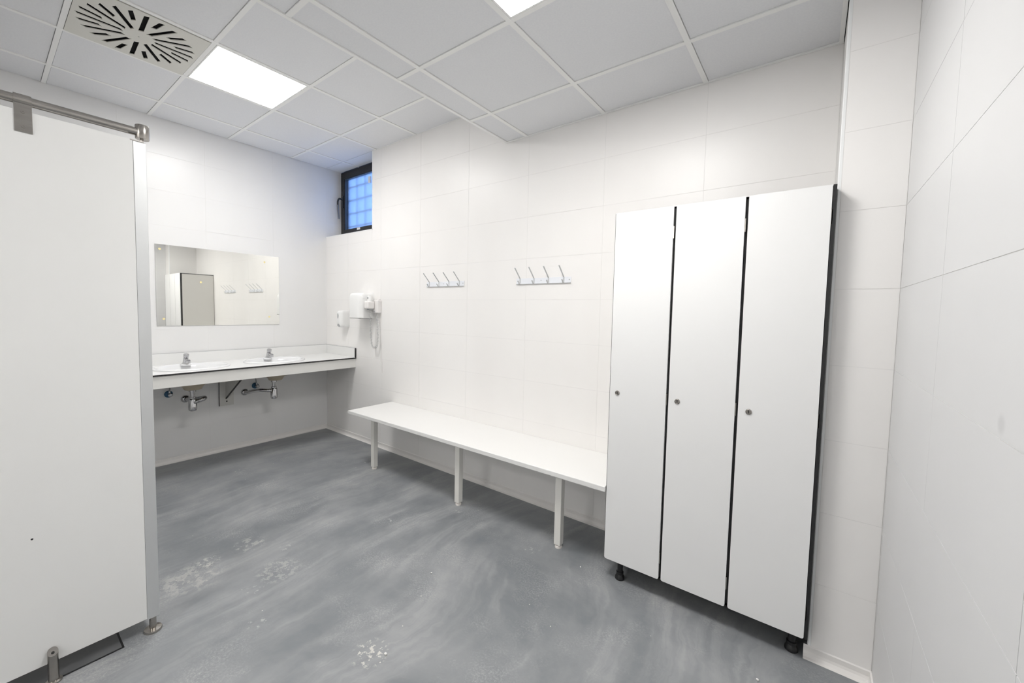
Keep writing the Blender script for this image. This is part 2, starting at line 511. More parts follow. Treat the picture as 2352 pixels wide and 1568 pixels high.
# the strip that runs on into the window recess
ceiling_tile(ceil_hi, 0.0, 0.357, 0.0, YW, HL, (0, BW, 0, 0)); ceiling_tile(ceil_hi, 0.357, XW, 0.0, YW, HL, (BW, 0, 0, 0))
bar(ceil_hi, 0.357 - BW, 0.357 + BW, YF, YW, HL)
for x in hx[2:5]: bar(ceil_hi, x - BW, x + BW, YF, -0.001, HL)
for y in hy[1:9]: bar(ceil_hi, 0.0, XA, y - BW, y + BW, HL, 0.0006)
bar(ceil_hi, XW, XA, -0.004, 0.0, HL)

lx = [XA, 2.754, 3.340, 3.9256, XP]
ly = [0.0, -0.4168, -1.010, -1.603, -2.196, -2.789, -3.382, -3.975, -4.568, YF]
for i in range(4):
    for j in range(9):
        if (i, j) in ((2, 2), (1, 7)): continue            # lamp, added fill panel
        x1 = lx[i+1] if (i < 3 or j == 0) else XR
        ceiling_tile(ceil_lo, lx[i], x1, ly[j+1], ly[j], HR, (0.018 if i == 0 else BW, 0.014 if i == 3 else BW, BW, 0.014 if j == 0 else BW))
for x in lx[1:4]: bar(ceil_lo, x - BW, x + BW, YF, -0.014, HR)
for y in ly[1:9]: bar(ceil_lo, XA + 0.018, XR if y < YP else XP, y - BW, y + BW, HR, 0.0006)
bar(ceil_lo, XA - 0.001, XA + 0.018, YF, -0.001, HR, -0.001)
bar(ceil_lo, XA + 0.018, XP, -0.014, -0.001, HR, -0.001)
bar(ceil_lo, XP - 0.018, XP - 0.0015, YP, -0.014, HR, -0.001)
bar(ceil_lo, XP, XR, YP - 0.014, YP - 0.001, HR, -0.001)

# recessed LED panels
def ceiling_light(x0, x1, y0, y1, H, label):
    t = thing('ceiling_light', label, 'ceiling light', ((x0+x1)/2, (y0+y1)/2, H), 'square recessed ceiling lights')
    w, d = (x1 - x0)/2, (y1 - y0)/2
    f = 0.008
    bm = B()
    box(bm, -w, -w + f, -d, d, -0.002, 0.010); box(bm, w - f, w, -d, d, -0.002, 0.010)
    box(bm, -w + f, w - f, -d, -d + f, -0.002, 0.010); box(bm, -w + f, w - f, d - f, d, -0.002, 0.010)
    obj('frame', bm, M['cbar'], t)
    bm = B(); box(bm, -w + f, w - f, -d + f, d - f, 0.001, 0.008)
    obj('diffuser', bm, M['lamp'], t)
    return t
ceiling_light(0.9475 + BW + .002, 1.538 - BW - .002, -1.547 + BW + .002, -0.9654 - BW - .002, HL, 'glowing square light panel in the upper ceiling beside the air vent')
ceiling_light(3.340 + BW + .002, 3.9256 - BW - .002, -1.603 + BW + .002, -1.010 - BW - .002, HR, 'glowing square light panel in the lower ceiling near the lockers, cut by the top edge')

ceiling_light(2.754 + BW + .002, 3.340 - BW - .002, -4.568 + BW + .002, -3.975 - BW - .002, HR, 'added unseen fill light panel in the lower ceiling, farthest from the bench wall')  # unseen panel behind the camera, added to brighten the bench wall

# swirl air diffuser
t = thing('air_diffuser', 'cream square ceiling air vent with radial black slots', 'air vent', (1.235, -1.8375, HL))
w, d = (1.538 - 0.9475)/2 - BW - 0.002, (2.128 - 1.547)/2 - BW - 0.002
outer = [(-w, -d), (w, -d), (w, d), (-w, d)]
holes = []; slots = []
for k in range(24):
    a = math.radians(15*k - 3)
    r0, r1 = (0.066, 0.262) if k % 2 == 0 else (0.158, 0.262)
    hw = 0.0112
    c, s = math.cos(a), math.sin(a)
    pts = [(r0, -hw), (r1 - 0.012, -hw), (r1, hw), (r0 + 0.012, hw)]
    holes.append([(c*x - s*y, s*x + c*y) for x, y in pts]); slots.append((a, r0, r1))
bm = B(); holed_plate(bm, outer, holes, -0.003, 0.002); obj('face_plate', bm, M['vent'], t)
bm = B(); box(bm, -w, w, -d, d, 0.017, 0.020); obj('plenum', bm, M['vent_dark'], t)
for a, r0, r1 in slots:
    bm = B(); box(bm, r0, r1, -0.0125, 0.0125, 0.006, 0.008)
    bmesh.ops.rotate(bm, verts=bm.verts[:], cent=(0, 0, 0), matrix=Matrix.Rotation(a, 3, 'Z'))
    obj('vane', bm, M['vent_dark'], t)
bm = B(); lathe(bm, [(0, -0.0045), (0.0035, -0.0042), (0.004, -0.003)], (0, 0, 0), n=10); obj('screw', bm, M['grey_plastic'], t)

# smoke detector at the very top
t = thing('smoke_detector', 'round white smoke detector on the upper ceiling, cut by the top edge', 'smoke detector', (1.855, -1.885, HL))
bm = B(); lathe(bm, [(0, 0.003), (0.052, 0.003), (0.054, -0.010), (0.052, -0.014), (0, -0.014)], (0, 0, 0), n=28); obj('base', bm, M['plastic'], t, smooth=True)
bm = B(); lathe(bm, [(0.046, -0.014), (0.046, -0.034), (0.040, -0.044), (0.02, -0.049), (0, -0.049)], (0, 0, 0), n=28); obj('cover', bm, M['plastic'], t, smooth=True)
bm = B(); lathe(bm, [(0.0465, -0.020), (0.0475, -0.020), (0.0475, -0.026), (0.0465, -0.026)], (0, 0, 0), n=28); obj('vent_ring', bm, M['black_plastic'], t)

# ------------------------------------------------------------------ window in the recess
win = bpy.data.objects.new('window_1', None); link(win); win.location = (0, 0, 0); win['kind'] = 'structure'; win['label'] = 'small dark framed window with frosted glass glowing blue'
def rect_frame(x0, x1, z0, z1, wl, wr, wt, wb, y0, y1):
    bm = B()
    box(bm, x0, x0 + wl, y0, y1, z0, z1); box(bm, x1 - wr, x1, y0, y1, z0, z1)
    box(bm, x0 + wl, x1 - wr, y0, y1, z1 - wt, z1); box(bm, x0 + wl, x1 - wr, y0, y1, z0, z0 + wb)
    return bm
obj('window_frame', rect_frame(0.0, XW, ZS, HL, 0.045, 0.045, 0.05, 0.06, YW, YW + 0.05), M['frame'], win, bevel=0.003)
obj('sash', rect_frame(0.035, XW - 0.035, ZS + 0.05, HL - 0.035, 0.055, 0.055, 0.055, 0.05, YW - 0.012, YW + 0.045), M['frame'], win, bevel=0.003)
bm = B(); box(bm, 0.088, XW - 0.088, YW + 0.022, YW + 0.028, ZS + 0.098, HL - 0.088); obj('pane', bm, M['glass'], win)
obj('glazing_bead', rect_frame(0.088, XW - 0.088, ZS + 0.098, HL - 0.088, 0.006, 0.006, 0.006, 0.006, YW - 0.004, YW + 0.02), mat('bead_grey', (0.05, 0.07, 0.09), 0.35), win)
bm = B(); box(bm, 0.050, 0.078, YW - 0.024, YW - 0.012, 2.56, 2.70)
hd = obj('handle', bm, M['black_plastic'], win, bevel=0.003)
bm = B(); tube(bm, smooth_path([(0.064, YW - 0.02, 2.655), (0.063, YW - 0.058, 2.66), (0.060, YW - 0.075, 2.63), (0.060, YW - 0.077, 2.58)], 6), 0.010, 10)
obj('lever', bm, M['black_plastic'], hd, smooth=True)
bm = B(); tube(bm, smooth_path([(0.060, YW - 0.077, 2.585), (0.059, YW - 0.073, 2.52), (0.058, YW - 0.064, 2.43)], 6), [0.0115]*7 + [0.0105]*6, 10)
obj('grip', bm, mat('grip_grey', (0.16, 0.165, 0.18), 0.35), hd, smooth=True)
bm = B(); box(bm, 0.345, 0.405, YW - 0.0135, YW - 0.012, ZS + 0.075, ZS + 0.098); obj('paper_tag', bm, M['plastic'], win)
bm = B(); box(bm, 0.565, 0.60, YW - 0.020, YW - 0.002, 2.76, 2.83); obj('stay_bracket', bm, M['plastic'], win, bevel=0.003)
# security grille outside
t = thing('window_grille', 'steel security grille seen blurred through the frosted window', 'grille', (0.4405, 0.238, ZS))
for z in (0.14, 0.29, 0.44, 0.59):
    bm = B(); box(bm, -0.4435, 0.4435, -0.004, 0.004, z - 0.006, z + 0.006); obj('cross_bar', bm, M['concrete'], t)
for x in (-0.36, -0.20, -0.04, 0.12, 0.28, 0.42):
    bm = B(); tube(bm, [(x, 0.010, -0.003), (x, 0.010, 0.76)], 0.006, 8); obj('upright', bm, M['concrete'], t)

# ------------------------------------------------------------------ washbasin counter along the left wall
ZC, DC, CY = 0.878, 0.5995, -1.98
t = thing('washbasin_counter', 'long white vanity counter with black core edges along the mirror wall', 'counter', (0, 0, ZC))
BAS = [(0.33, -1.375), (0.33, -0.71)]
def ellipse(cx, cy, ax, ay, n=48):
    return [(cx + ax*math.cos(2*PI*k/n), cy + ay*math.sin(2*PI*k/n)) for k in range(n)]
bm = B(); holed_plate(bm, [(0.001, CY), (DC, CY), (DC, -0.001), (0.001, -0.001)], [ellipse(cx, cy, 0.195, 0.245) for cx, cy in BAS], -0.002, 0.0)
obj('worktop', bm, M['white_hpl'], t)
bm = B(); holed_plate(bm, [(0.001, CY), (DC, CY), (DC, -0.001), (0.001, -0.001)], [ellipse(cx, cy, 0.195, 0.245) for cx, cy in BAS], -0.0135, -0.002)
obj('core_edge', bm, M['black'], t)
bm = B(); box(bm, DC - 0.022, DC - 0.010, CY, -0.001, -0.108, -0.0135); obj('apron', bm, mat('apron_laminate', (0.78, 0.775, 0.75), 0.35), t)
bm = B(); box(bm, 0.0005, 0.0115, CY, -0.001, 0.0, 0.0985); s1 = obj('upstand', bm, M['white_hpl'], t)
bm = B(); box(bm, 0.0005, 0.0105, CY, -0.001, 0.0985, 0.100); obj('top_edge', bm, M['grey_plastic'], s1)
bm = B(); box(bm, 0.0115, DC - 0.012, -0.0115, -0.001, 0.0, 0.0985); s2 = obj('upstand', bm, M['white_hpl'], t)
bm = B(); box(bm, DC - 0.012, DC, -0.0125, -0.001, -0.002, 0.0995); obj('end_edge', bm, M['black'], s2)
bm = B(); box(bm, 0.0115, DC - 0.012, -0.0105, -0.001, 0.0985, 0.100); obj('top_edge', bm, M['grey_plastic'], s2)

# bracket that carries the counter
t = thing('counter_bracket', 'pale steel wall bracket with triangular gusset under the counter', 'bracket', (0, -1.03, 0.44))
bm = B(); box(bm, 0.001, 0.011, -0.053, 0.065, 0.002, 0.323); p = obj('wall_plate', bm, [M['grey_hpl']], t)
bm = B(); box(bm, 0.001, 0.0108, -0.056, -0.053, 0.002, 0.323); obj('plate_edge', bm, M['black'], p)
bm = B(); lathe(bm, [(0.007, 0.0), (0.007, 0.0012), (0, 0.0012)], (0.011, 0.006, 0.042), (1, 0, 0), 12); obj('screw', bm, M['dark_gap'], p)
bm = B(); prism(bm, [(0.011, 0.075), (0.42, 0.323), (0.011, 0.323)], 'y', -0.004, 0.006); gsp = obj('gusset', bm, M['grey_hpl'], t)
bm = B(); prism(bm, [(0.011, 0.066), (0.435, 0.323), (0.42, 0.323), (0.011, 0.075)], 'y', -0.0045, 0.0065); obj('gusset_edge', bm, M['black'], gsp)

# oval basins, taps, traps, valves
def washbasin(cx, cy, label):
    t = thing('washbasin', label, 'washbasin', (cx, cy, ZC), 'oval inset washbasins')
    AX, AY, n = 0.22, 0.27, 56
    def shell(bm, prof, shift=True):
        rings = []
        for f, z in prof:
            sh = 0.0
            if f < 1e-6: rings.append([bm.verts.new((sh, 0, z))]); continue
            rings.append([bm.verts.new((AX*f*math.cos(2*PI*k/n), AY*f*math.sin(2*PI*k/n), z)) for k in range(n)])
        for q in range(len(rings)-1):
            A, C = rings[q], rings[q+1]
            for k in range(n):
                k2 = (k+1) % n
                if len(C) == 1: bm.faces.new((A[k], A[k2], C[0]))
                else: bm.faces.new((A[k], A[k2], C[k2], C[k]))
        return bm
    bm = shell(B(), [(1.0, 0.0005), (1.0, 0.006), (0.985, 0.012), (0.95, 0.015), (0.91, 0.013), (0.87, 0.006), (0.80, -0.020), (0.70, -0.070), (0.55, -0.110), (0.30, -0.132), (0.10, -0.138), (0.0, -0.138)])
    obj('bowl', bm, M['ceramic'], t, smooth=True)
    bm = shell(B(), [(0.875, -0.016), (0.86, -0.05), (0.74, -0.10), (0.55, -0.130), (0.32, -0.150), (0.27, -0.162), (0.22, -0.186), (0.18, -0.190), (0.0, -0.190)])
    obj('underside', bm, M['ceramic_raw'], t, smooth=True)
    bm = B(); lathe(bm, [(0.024, -0.1365), (0.024, -0.133), (0.016, -0.1325), (0, -0.134)], (0, 0, 0), n=20); obj('drain', bm, M['chrome'], t, smooth=True)
    # flat tap deck at the rear of the rim
    bm = B(); lathe(bm, [(0.037, 0.0), (0.037, 0.012), (0.033, 0.0155), (0, 0.0155)], (-0.172, 0, 0), n=24, sa=1.0, sb=1.0); obj('tap_deck', bm, M['ceramic'], t, smooth=True)
    return t
def tap(cx, cy, label):
    t = thing('basin_tap', label, 'tap', (cx, cy, ZC + 0.0155), 'chrome push taps')
    lean = Vector((0.30, 0, 1)).normalized()
    bm = B(); lathe(bm, [(0, 0), (0.026, 0), (0.026, 0.004), (0.0215, 0.010), (0.0195, 0.040), (0.019, 0.056), (0, 0.056)], (0, 0, 0), lean, 20); obj('body', bm, M['chrome'], t, smooth=True)
    c = lean*0.057
    bm = B(); lathe(bm, [(0, 0), (0.013, 0), (0.013, 0.006), (0.0195, 0.008), (0.0205, 0.030), (0.018, 0.034), (0, 0.035)], c, lean, 20); obj('push_button', bm, M['chrome'], t, smooth=True)
    s = lean*0.038
    bm = B(); tube(bm, [s, s + Vector((0.045, 0, -0.002)), s + Vector((0.072, 0, -0.004))], [0.0125, 0.0125, 0.0135], 16); sp = obj('spout', bm, M['chrome'], t, smooth=True)
    e = s + Vector((0.070, 0, -0.004))
    bm = B(); lathe(bm, [(0, 0.004), (0.0155, 0.004), (0.0155, -0.016), (0.011, -0.018), (0, -0.018)], e, (0.25, 0, 1), 18); obj('nozzle', bm, M['chrome'], sp, smooth=True)
    return t
def trap(cx, cy, path, flange, label):
    z0 = 0.0
    t = thing('bottle_trap', label, 'drain pipe', (cx, cy, 0.50), 'chrome bottle traps under the counter')
    bm = B(); lathe(bm, [(0, 0.189), (0.031, 0.189), (0.031, 0.184), (0.026, 0.182), (0.026, 0.168), (0.018, 0.166), (0.017, 0.150)], (0, 0, 0), n=20); obj('tailpiece', bm, M['chrome'], t, smooth=True)
    bm = B(); lathe(bm, [(0.0165, 0.168), (0.0165, 0.110), (0.024, 0.110), (0.024, 0.122), (0.0165, 0.124)], (0, 0, 0), n=20); obj('pipe_nut', bm, M['chrome'], t, smooth=True)
    bm = B(); lathe(bm, [(0, 0.112), (0.020, 0.112), (0.029, 0.100), (0.030, 0.050), (0.031, 0.048), (0.031, 0.018), (0.027, 0.006), (0.016, 0.0), (0, 0.0)], (0, 0, 0), n=22); obj('bottle', bm, M['chrome'], t, smooth=True)
    P = smooth_path([Vector(p) - Vector((cx, cy, 0.50)) for p in path], 10)
    rr = [0.0165 + (0.0018 if i % 2 else -0.0008) for i in range(len(P))]
    bm = B(); tube(bm, P, rr, 14); obj('waste_pipe', bm, M['chrome'], t, smooth=True)
    f = Vector(flange) - Vector((cx, cy, 0.50))
    bm = B(); lathe(bm, [(0.034, 0.0), (0.033, 0.006), (0.026, 0.016), (0.017, 0.021), (0.016, 0.021)], f, (1, 0, 0), 24); obj('wall_flange', bm, M['chrome'], t, smooth=True)
    return t
def valve(y, z, hose, label):
    t = thing('angle_valve', label, 'valve', (0.0005, y, z), 'angle valves with blue rosettes')
    bm = B(); lathe(bm, [(0, 0), (0.031, 0.0), (0.030, 0.006), (0.022, 0.012), (0, 0.012)], (0, 0, 0), (1, 0, 0), 22); obj('rosette', bm, M['blue'], t, smooth=True)
    bm = B(); tube(bm, [(0.010, 0, 0), (0.045, 0, 0)], 0.011, 14); tube(bm, [(0.035, 0, 0.0), (0.035, 0, 0.030)], 0.008, 10); obj('valve_body', bm, M['chrome'], t, smooth=True)
    bm = B(); lathe(bm, [(0, 0), (0.016, 0), (0.0175, 0.004), (0.0175, 0.016), (0.013, 0.020), (0.012, 0.017), (0, 0.017)], (0.047, 0, 0), (1, 0, 0), 14); obj('knob', bm, M['chrome'], t, smooth=True)
    bm = B(); tube(bm, smooth_path([(0.035, 0, 0.030)] + hose, 6), 0.0055, 8); obj('hose', bm, M['grey_plastic'], t, smooth=True)
    return t
washbasin(*BAS[0], 'oval white washbasin nearer the white partition')
washbasin(*BAS[1], 'oval white washbasin nearer the bench wall corner')
tap(0.155, -1.378, 'chrome push tap on the basin nearer the white partition')
tap(0.155, -0.702, 'chrome push tap on the basin nearer the bench wall corner')
trap(0.30, -1.372, [(0.315, -1.372, 0.575), (0.315, -1.34, 0.583), (0.30, -1.295, 0.592), (0.24, -1.270, 0.590), (0.16, -1.285, 0.575), (0.09, -1.325, 0.560), (0.014, -1.345, 0.556)], (0.0005, -1.345, 0.556), 'chrome bottle trap with pipe bent back, below the basin nearer the partition')
trap(0.30, -0.714, [(0.30, -0.714, 0.585), (0.285, -0.76, 0.586), (0.23, -0.81, 0.588), (0.15, -0.84, 0.575), (0.07, -0.862, 0.553), (0.014, -0.864, 0.546)], (0.0005, -0.864, 0.546), 'chrome bottle trap with wavy pipe, below the basin nearer the bench wall')
valve(-1.466, 0.617, [(0.037, 0.004, 0.07), (0.05, 0.015, 0.13), (0.09, 0.04, 0.20)], 'blue rosette angle valve near the white partition')
valve(-0.768, 0.599, [(0.036, -0.004, 0.06), (0.045, -0.014, 0.12), (0.09, 0.0, 0.20)], 'blue rosette angle valve beside the wavy drain pipe')

# ------------------------------------------------------------------ mirror
t = thing('wall_mirror', 'frameless rectangular mirror above the washbasins', 'mirror', (0.0005, -1.03, 1.5685))
bm = B(); box(bm, 0.0, 0.005, -0.503, 0.503, -0.3495, 0.3495)
for f in bm.faces: f.material_index = 1
bm.faces.ensure_lookup_table()
bmesh.ops.recalc_face_normals(bm, faces=bm.faces[:])
for f in bm.faces:
    if f.normal.x > 0.9: f.material_index = 0
obj('glass', bm, [M['mirror'], M['mirror_edge']], t)
for y, z in ((-1.501, 1.878), (-0.666, 1.853), (-0.626, 1.298), (-1.485, 1.279), (-1.211, 1.613)):
    bm = B(); lathe(bm, [(0.0095, 0.005), (0.008, 0.0058), (0, 0.006)], (0, y + 1.03, z - 1.5685), (1, 0, 0), 10)
    obj('adhesive_dot', bm, M['amber'], t)

# ------------------------------------------------------------------ dispensers and hair dryer on the bench wall
t = thing('towel_dispenser', 'white rounded paper towel dispenser on the wall', 'towel dispenser', (0.8175, -0.0005, 1.305))
def dshape(hw, dep, r, n=8):
    pts = [(-hw, 0.0)]
    for k in range(n + 1):
        a = PI + (PI/2)*k/n
        pts.append((-hw + r + r*math.cos(a), -dep + r + r*math.sin(a)))
    for k in range(n + 1):
        a = 1.5*PI + (PI/2)*k/n
        pts.append((hw - r + r*math.cos(a), -dep + r + r*math.sin(a)))
    pts.append((hw, 0.0))
    return pts
def dbody(bm, hw, dep, r, levels):
    """stack of D-shaped sections: levels = (z, scale)"""
    rings = []
    for z, s in levels:
        rings.append([bm.verts.new((x*s, y*s, z)) for x, y in dshape(hw, dep, r)])
    n = len(rings[0])
    for q in range(len(rings)-1):
        for k in range(n):
            bm.faces.new((rings[q][k], rings[q][(k+1) % n], rings[q+1][(k+1) % n], rings[q+1][k]))
    bm.faces.new(rings[0][::-1]); bm.faces.new(rings[-1])
    return bm
bm = dbody(B(), 0.106, 0.172, 0.05, [(0, 0.97), (0.004, 1.0), (0.20, 1.0), (0.225, 0.985), (0.24, 0.95), (0.250, 0.88), (0.254, 0.78)])
obj('cover', bm, M['plastic'], t, smooth=True)
bm = B(); box(bm, -0.085, 0.095, -0.160, -0.02, -0.003, 0.001); obj('outlet', bm, M['dark_gap'], t)

t = thing('soap_dispenser', 'small white soap dispenser with grey level window and button', 'soap dispenser', (0.425, -0.0005, 1.195))
bm = dbody(B(), 0.048, 0.105, 0.035, [(0.0, 0.80), (0.012, 0.90), (0.025, 0.97), (0.05, 1.0), (0.15, 1.0), (0.168, 0.96), (0.178, 0.88), (0.181, 0.75)])
obj('body', bm, M['plastic'], t, smooth=True)
bm = B(); lathe(bm, [(0.0, -0.002), (0.011, -0.002), (0.011, 0.0015), (0.0, 0.002)], (-0.004, -0.1045, 0.122), (0, -1, 0), 18, sa=0.9, sb=2.6); obj('level_window', bm, M['grey_plastic'], t, smooth=True)
bm = B(); lathe(bm, [(0.0, -0.01), (0.020, -0.01), (0.020, 0.004), (0.016, 0.008), (0.0, 0.009)], (0.0, -0.098, 0.026), (0, -1, 0.25), 20, sa=1.0, sb=0.85); obj('push_button', bm, mat('grey_button', (0.45, 0.46, 0.47), 0.25, 0.4), t, smooth=True)

t = thing('hair_dryer', 'white wall hair dryer with coiled cord hanging in a loop', 'hair dryer', (0.997, -0.0005, 1.36))
bm = B(); box(bm, -0.045, 0.045, -0.045, 0, 0.0, 0.128); hb = obj('holder', bm, M['plastic_warm'], t, bevel=0.008)
bm = B(); lathe(bm, [(0, 0), (0.018, 0), (0.018, 0.012), (0, 0.012)], (0.015, -0.022, 0.128), (0, 0, 1), 14); obj('hanger_post', bm, M['plastic_warm'], hb, smooth=True)
bm = B(); box(bm, -0.026, 0.010, -0.050, -0.040, 0.002, 0.024); obj('socket', bm, M['cord'], hb, bevel=0.002)
bm = B(); lathe(bm, [(0, 0), (0.0045, 0), (0, 0.0008)], (-0.008, -0.0503, 0.014), (0, -1, 0), 10); obj('socket_hole', bm, M['black_plastic'], hb)
bm = B(); box(bm, -0.075, -0.002, -0.125, -0.045, 0.040, 0.118)
ds = obj('dryer_body', bm, M['plastic_warm'], t, bevel=0.016, seg=4)
bm = B(); tube(bm, [(-0.030, -0.085, 0.105), (-0.030, -0.085, 0.150), (-0.030, -0.085, 0.172)], [0.026, 0.025, 0.020], 16); obj('nozzle', bm, M['plastic'], ds, smooth=True)
bm = B(); box(bm, -0.040, -0.020, -0.112, -0.107, 0.142, 0.153); obj('switch', bm, M['grey_plastic'], ds, bevel=0.001)
bm = B(); box(bm, -0.052, -0.012, -0.105, -0.062, 0.030, 0.044); obj('intake', bm, M['grey_plastic'], ds)
# coiled cord
P = smooth_path([(-0.032, -0.085, 0.036), (-0.032, -0.080, -0.05), (-0.036, -0.070, -0.18), (-0.038, -0.060, -0.29), (-0.024, -0.052, -0.338), (0.000, -0.045, -0.345), (0.022, -0.038, -0.325), (0.030, -0.034, -0.25), (0.026, -0.032, -0.15), (0.018, -0.030, -0.07), (0.005, -0.030, 0.004)], 30)
lens = [0.0]
for i in range(1, len(P)): lens.append(lens[-1] + (P[i] - P[i-1]).length)
H = []
turns = 52
steps = turns*10
a = None; qi = 0
for s in range(steps + 1):
    l = lens[-1]*s/steps
    while qi < len(P) - 2 and lens[qi+1] < l: qi += 1
    f = (l - lens[qi]) / max(lens[qi+1] - lens[qi], 1e-9)
    p = P[qi].lerp(P[qi+1], f); tg = (P[qi+1] - P[qi]).normalized()
    if a is None: a, bb = basis(tg)
    else: a = (a - tg*a.dot(tg)).normalized(); bb = tg.cross(a)
    R = 0.0078*min(1.0, s/40.0, (steps - s)/40.0)
    ph = 2*PI*turns*s/steps
    H.append(p + (a*math.cos(ph) + bb*math.sin(ph))*R)
bm = B(); tube(bm, H, 0.0027, 5); obj('coiled_cord', bm, M['cord'], t, smooth=True)
bm = B(); tube(bm, smooth_path([(0.030, -0.004, 0.002), (0.034, -0.004, -0.15), (0.050, -0.004, -0.40), (0.062, -0.004, -0.60)], 8), 0.0026, 8); obj('supply_cable', bm, M['plastic_warm'], t, smooth=True)

# ------------------------------------------------------------------ coat racks
def coat_rack(x0, label):
    t = thing('coat_rack', label, 'coat rack', (x0, -0.0005, 1.608), 'white four-hook coat racks')
    Lr = 0.452
    bm = B(); box(bm, 0, Lr, -0.004, 0.0, 0.0, 0.040); br = obj('bar', bm, M['hook_bar'], t, bevel=0.0008)
    bm = B(); box(bm, 0, Lr, -0.010, -0.0005, -0.0022, 0.0); obj('bar_lip', bm, M['hook'], br)
    for x in (0.215, Lr - 0.012, 0.012):
        bm = B(); lathe(bm, [(0.0035, 0), (0.003, 0.0012), (0, 0.0015)], (x, -0.004, 0.021), (0, -1, 0), 8); obj('screw', bm, M['grey_plastic'], br)
    for k in range(4):
        x = 0.034 + k*0.1215
        bm = B()
        up = [(-0.006, 0.037), (-0.020, 0.050), (-0.072, 0.108), (-0.077, 0.112), (-0.079, 0.109), (-0.074, 0.103), (-0.022, 0.044), (-0.010, 0.030)]
        def strip(path, hw, th):
            # flat bar swept in the y-z plane
            n = len(path); vs_ = []
            for i, (y, z) in enumerate(path):
                y0, z0 = path[max(i-1, 0)]; y1, z1 = path[min(i+1, n-1)]
                d = math.hypot(y1-y0, z1-z0); ny, nz = -(z1-z0)/d*th/2, (y1-y0)/d*th/2
                vs_.append([bm.verts.new((x + sx*hw, y + sg*ny, z + sg*nz)) for sx, sg in ((-1,-1),(1,-1),(1,1),(-1,1))])
            for i in range(n-1):
                for q in range(4):
                    bm.faces.new((vs_[i][q], vs_[i][(q+1)%4], vs_[i+1][(q+1)%4], vs_[i+1][q]))
            bm.faces.new(vs_[0][::-1]); bm.faces.new(vs_[-1])
        strip([(-0.0052, 0.002), (-0.0052, 0.038), (-0.010, 0.044), (-0.076, 0.112)], 0.0048, 0.0024)
        strip([(-0.0052, 0.006), (-0.007, 0.001), (-0.014, 0.000), (-0.032, 0.022)], 0.0048, 0.0024)
        obj('hook', bm, M['hook'], t)
    return t
coat_rack(1.706, 'white four-hook coat rack nearer the hair dryer')
coat_rack(2.688, 'white four-hook coat rack nearer the lockers')

# ------------------------------------------------------------------ bench
t = thing('wall_bench', 'long white bench along the wall, running up to the lockers', 'bench', (1.2145, 0, 0))
BX1 = 3.6275 - 1.2145
bm = B(); box(bm, 0, BX1, -0.480, -0.001, 0.464, 0.4943); obj('seat', bm, M['bench'], t, bevel=0.004, seg=3)
for x in (0.2537, 1.2696, 2.0946):
    bm = B(); box(bm, x - 0.021, x + 0.021, -0.402, -0.360, 0.020, 0.4635); lg = obj('leg', bm, M['leg'], t, bevel=0.002)
    bm = B(); lathe(bm, [(0, 0), (0.0215, 0), (0.0215, 0.011), (0.018, 0.014), (0.012, 0.0145), (0.012, 0.0205), (0, 0.0205)], (x, -0.381, 0), n=18); obj('foot', bm, M['foot'], lg, smooth=True)
bm = B(); box(bm, 0.02, BX1 - 0.02, -0.030, -0.001, 0.424, 0.4638); obj('wall_rail', bm, M['leg'], t)

# ------------------------------------------------------------------ lockers
LZ0, LZ1, LY = 0.1056, 1.9114, -0.4664
X = [3.629, 3.9204, 4.2082, 4.4825]
t = thing('locker_unit', 'block of three tall white lockers with black edges on short black feet', 'lockers', (3.629, 0, 0))
ox = 3.629
dy = 0.013           # door thickness
def P_(name, x0, x1, y0, y1, z0, z1, m_, parent=t, **k):
    bm = B(); box(bm, x0 - ox, x1 - ox, y0, y1, z0, z1); return obj(name, bm, m_, parent, **k)
yb0 = LY + dy + 0.003
for i, (a0, a1) in enumerate(((3.629, 3.640), (3.9105, 3.9215), (4.1985, 4.2095), (4.484, 4.4955))):
    if i == 0:
        sp = P_('side_panel', a0, a1, yb0 + 0.010, -0.006, LZ0, LZ1 - 0.010, M['grey_hpl'])
        P_('front_edge', a0 - 0.0003, a1, LY + 0.002, yb0 + 0.010, LZ0, LZ1, M['black'], sp)
        P_('top_edge', a0 - 0.0003, a1, yb0 + 0.010, -0.006, LZ1 - 0.010, LZ1, M['black'], sp)
    else:
        P_('side_panel' if i == 3 else 'divider', a0, a1, (LY + 0.001) if i == 3 else yb0, -0.006, LZ0 - (0.0 if i == 3 else 0.0), LZ1, M['black'])
P_('top_panel', 3.640, 4.484, yb0, -0.006, LZ1 - 0.010, LZ1 - 0.0005, M['black'])
P_('bottom_panel', 3.640, 4.484, yb0, -0.006, LZ0, LZ0 + 0.010, M['black'])
P_('back_panel', 3.640, 4.484, -0.014, -0.006, LZ0 + 0.010, LZ1 - 0.010, M['dark_gap'])
doors = ((3.6315, 3.9105), (3.9225, 4.1985), (4.2105, 4.4825))
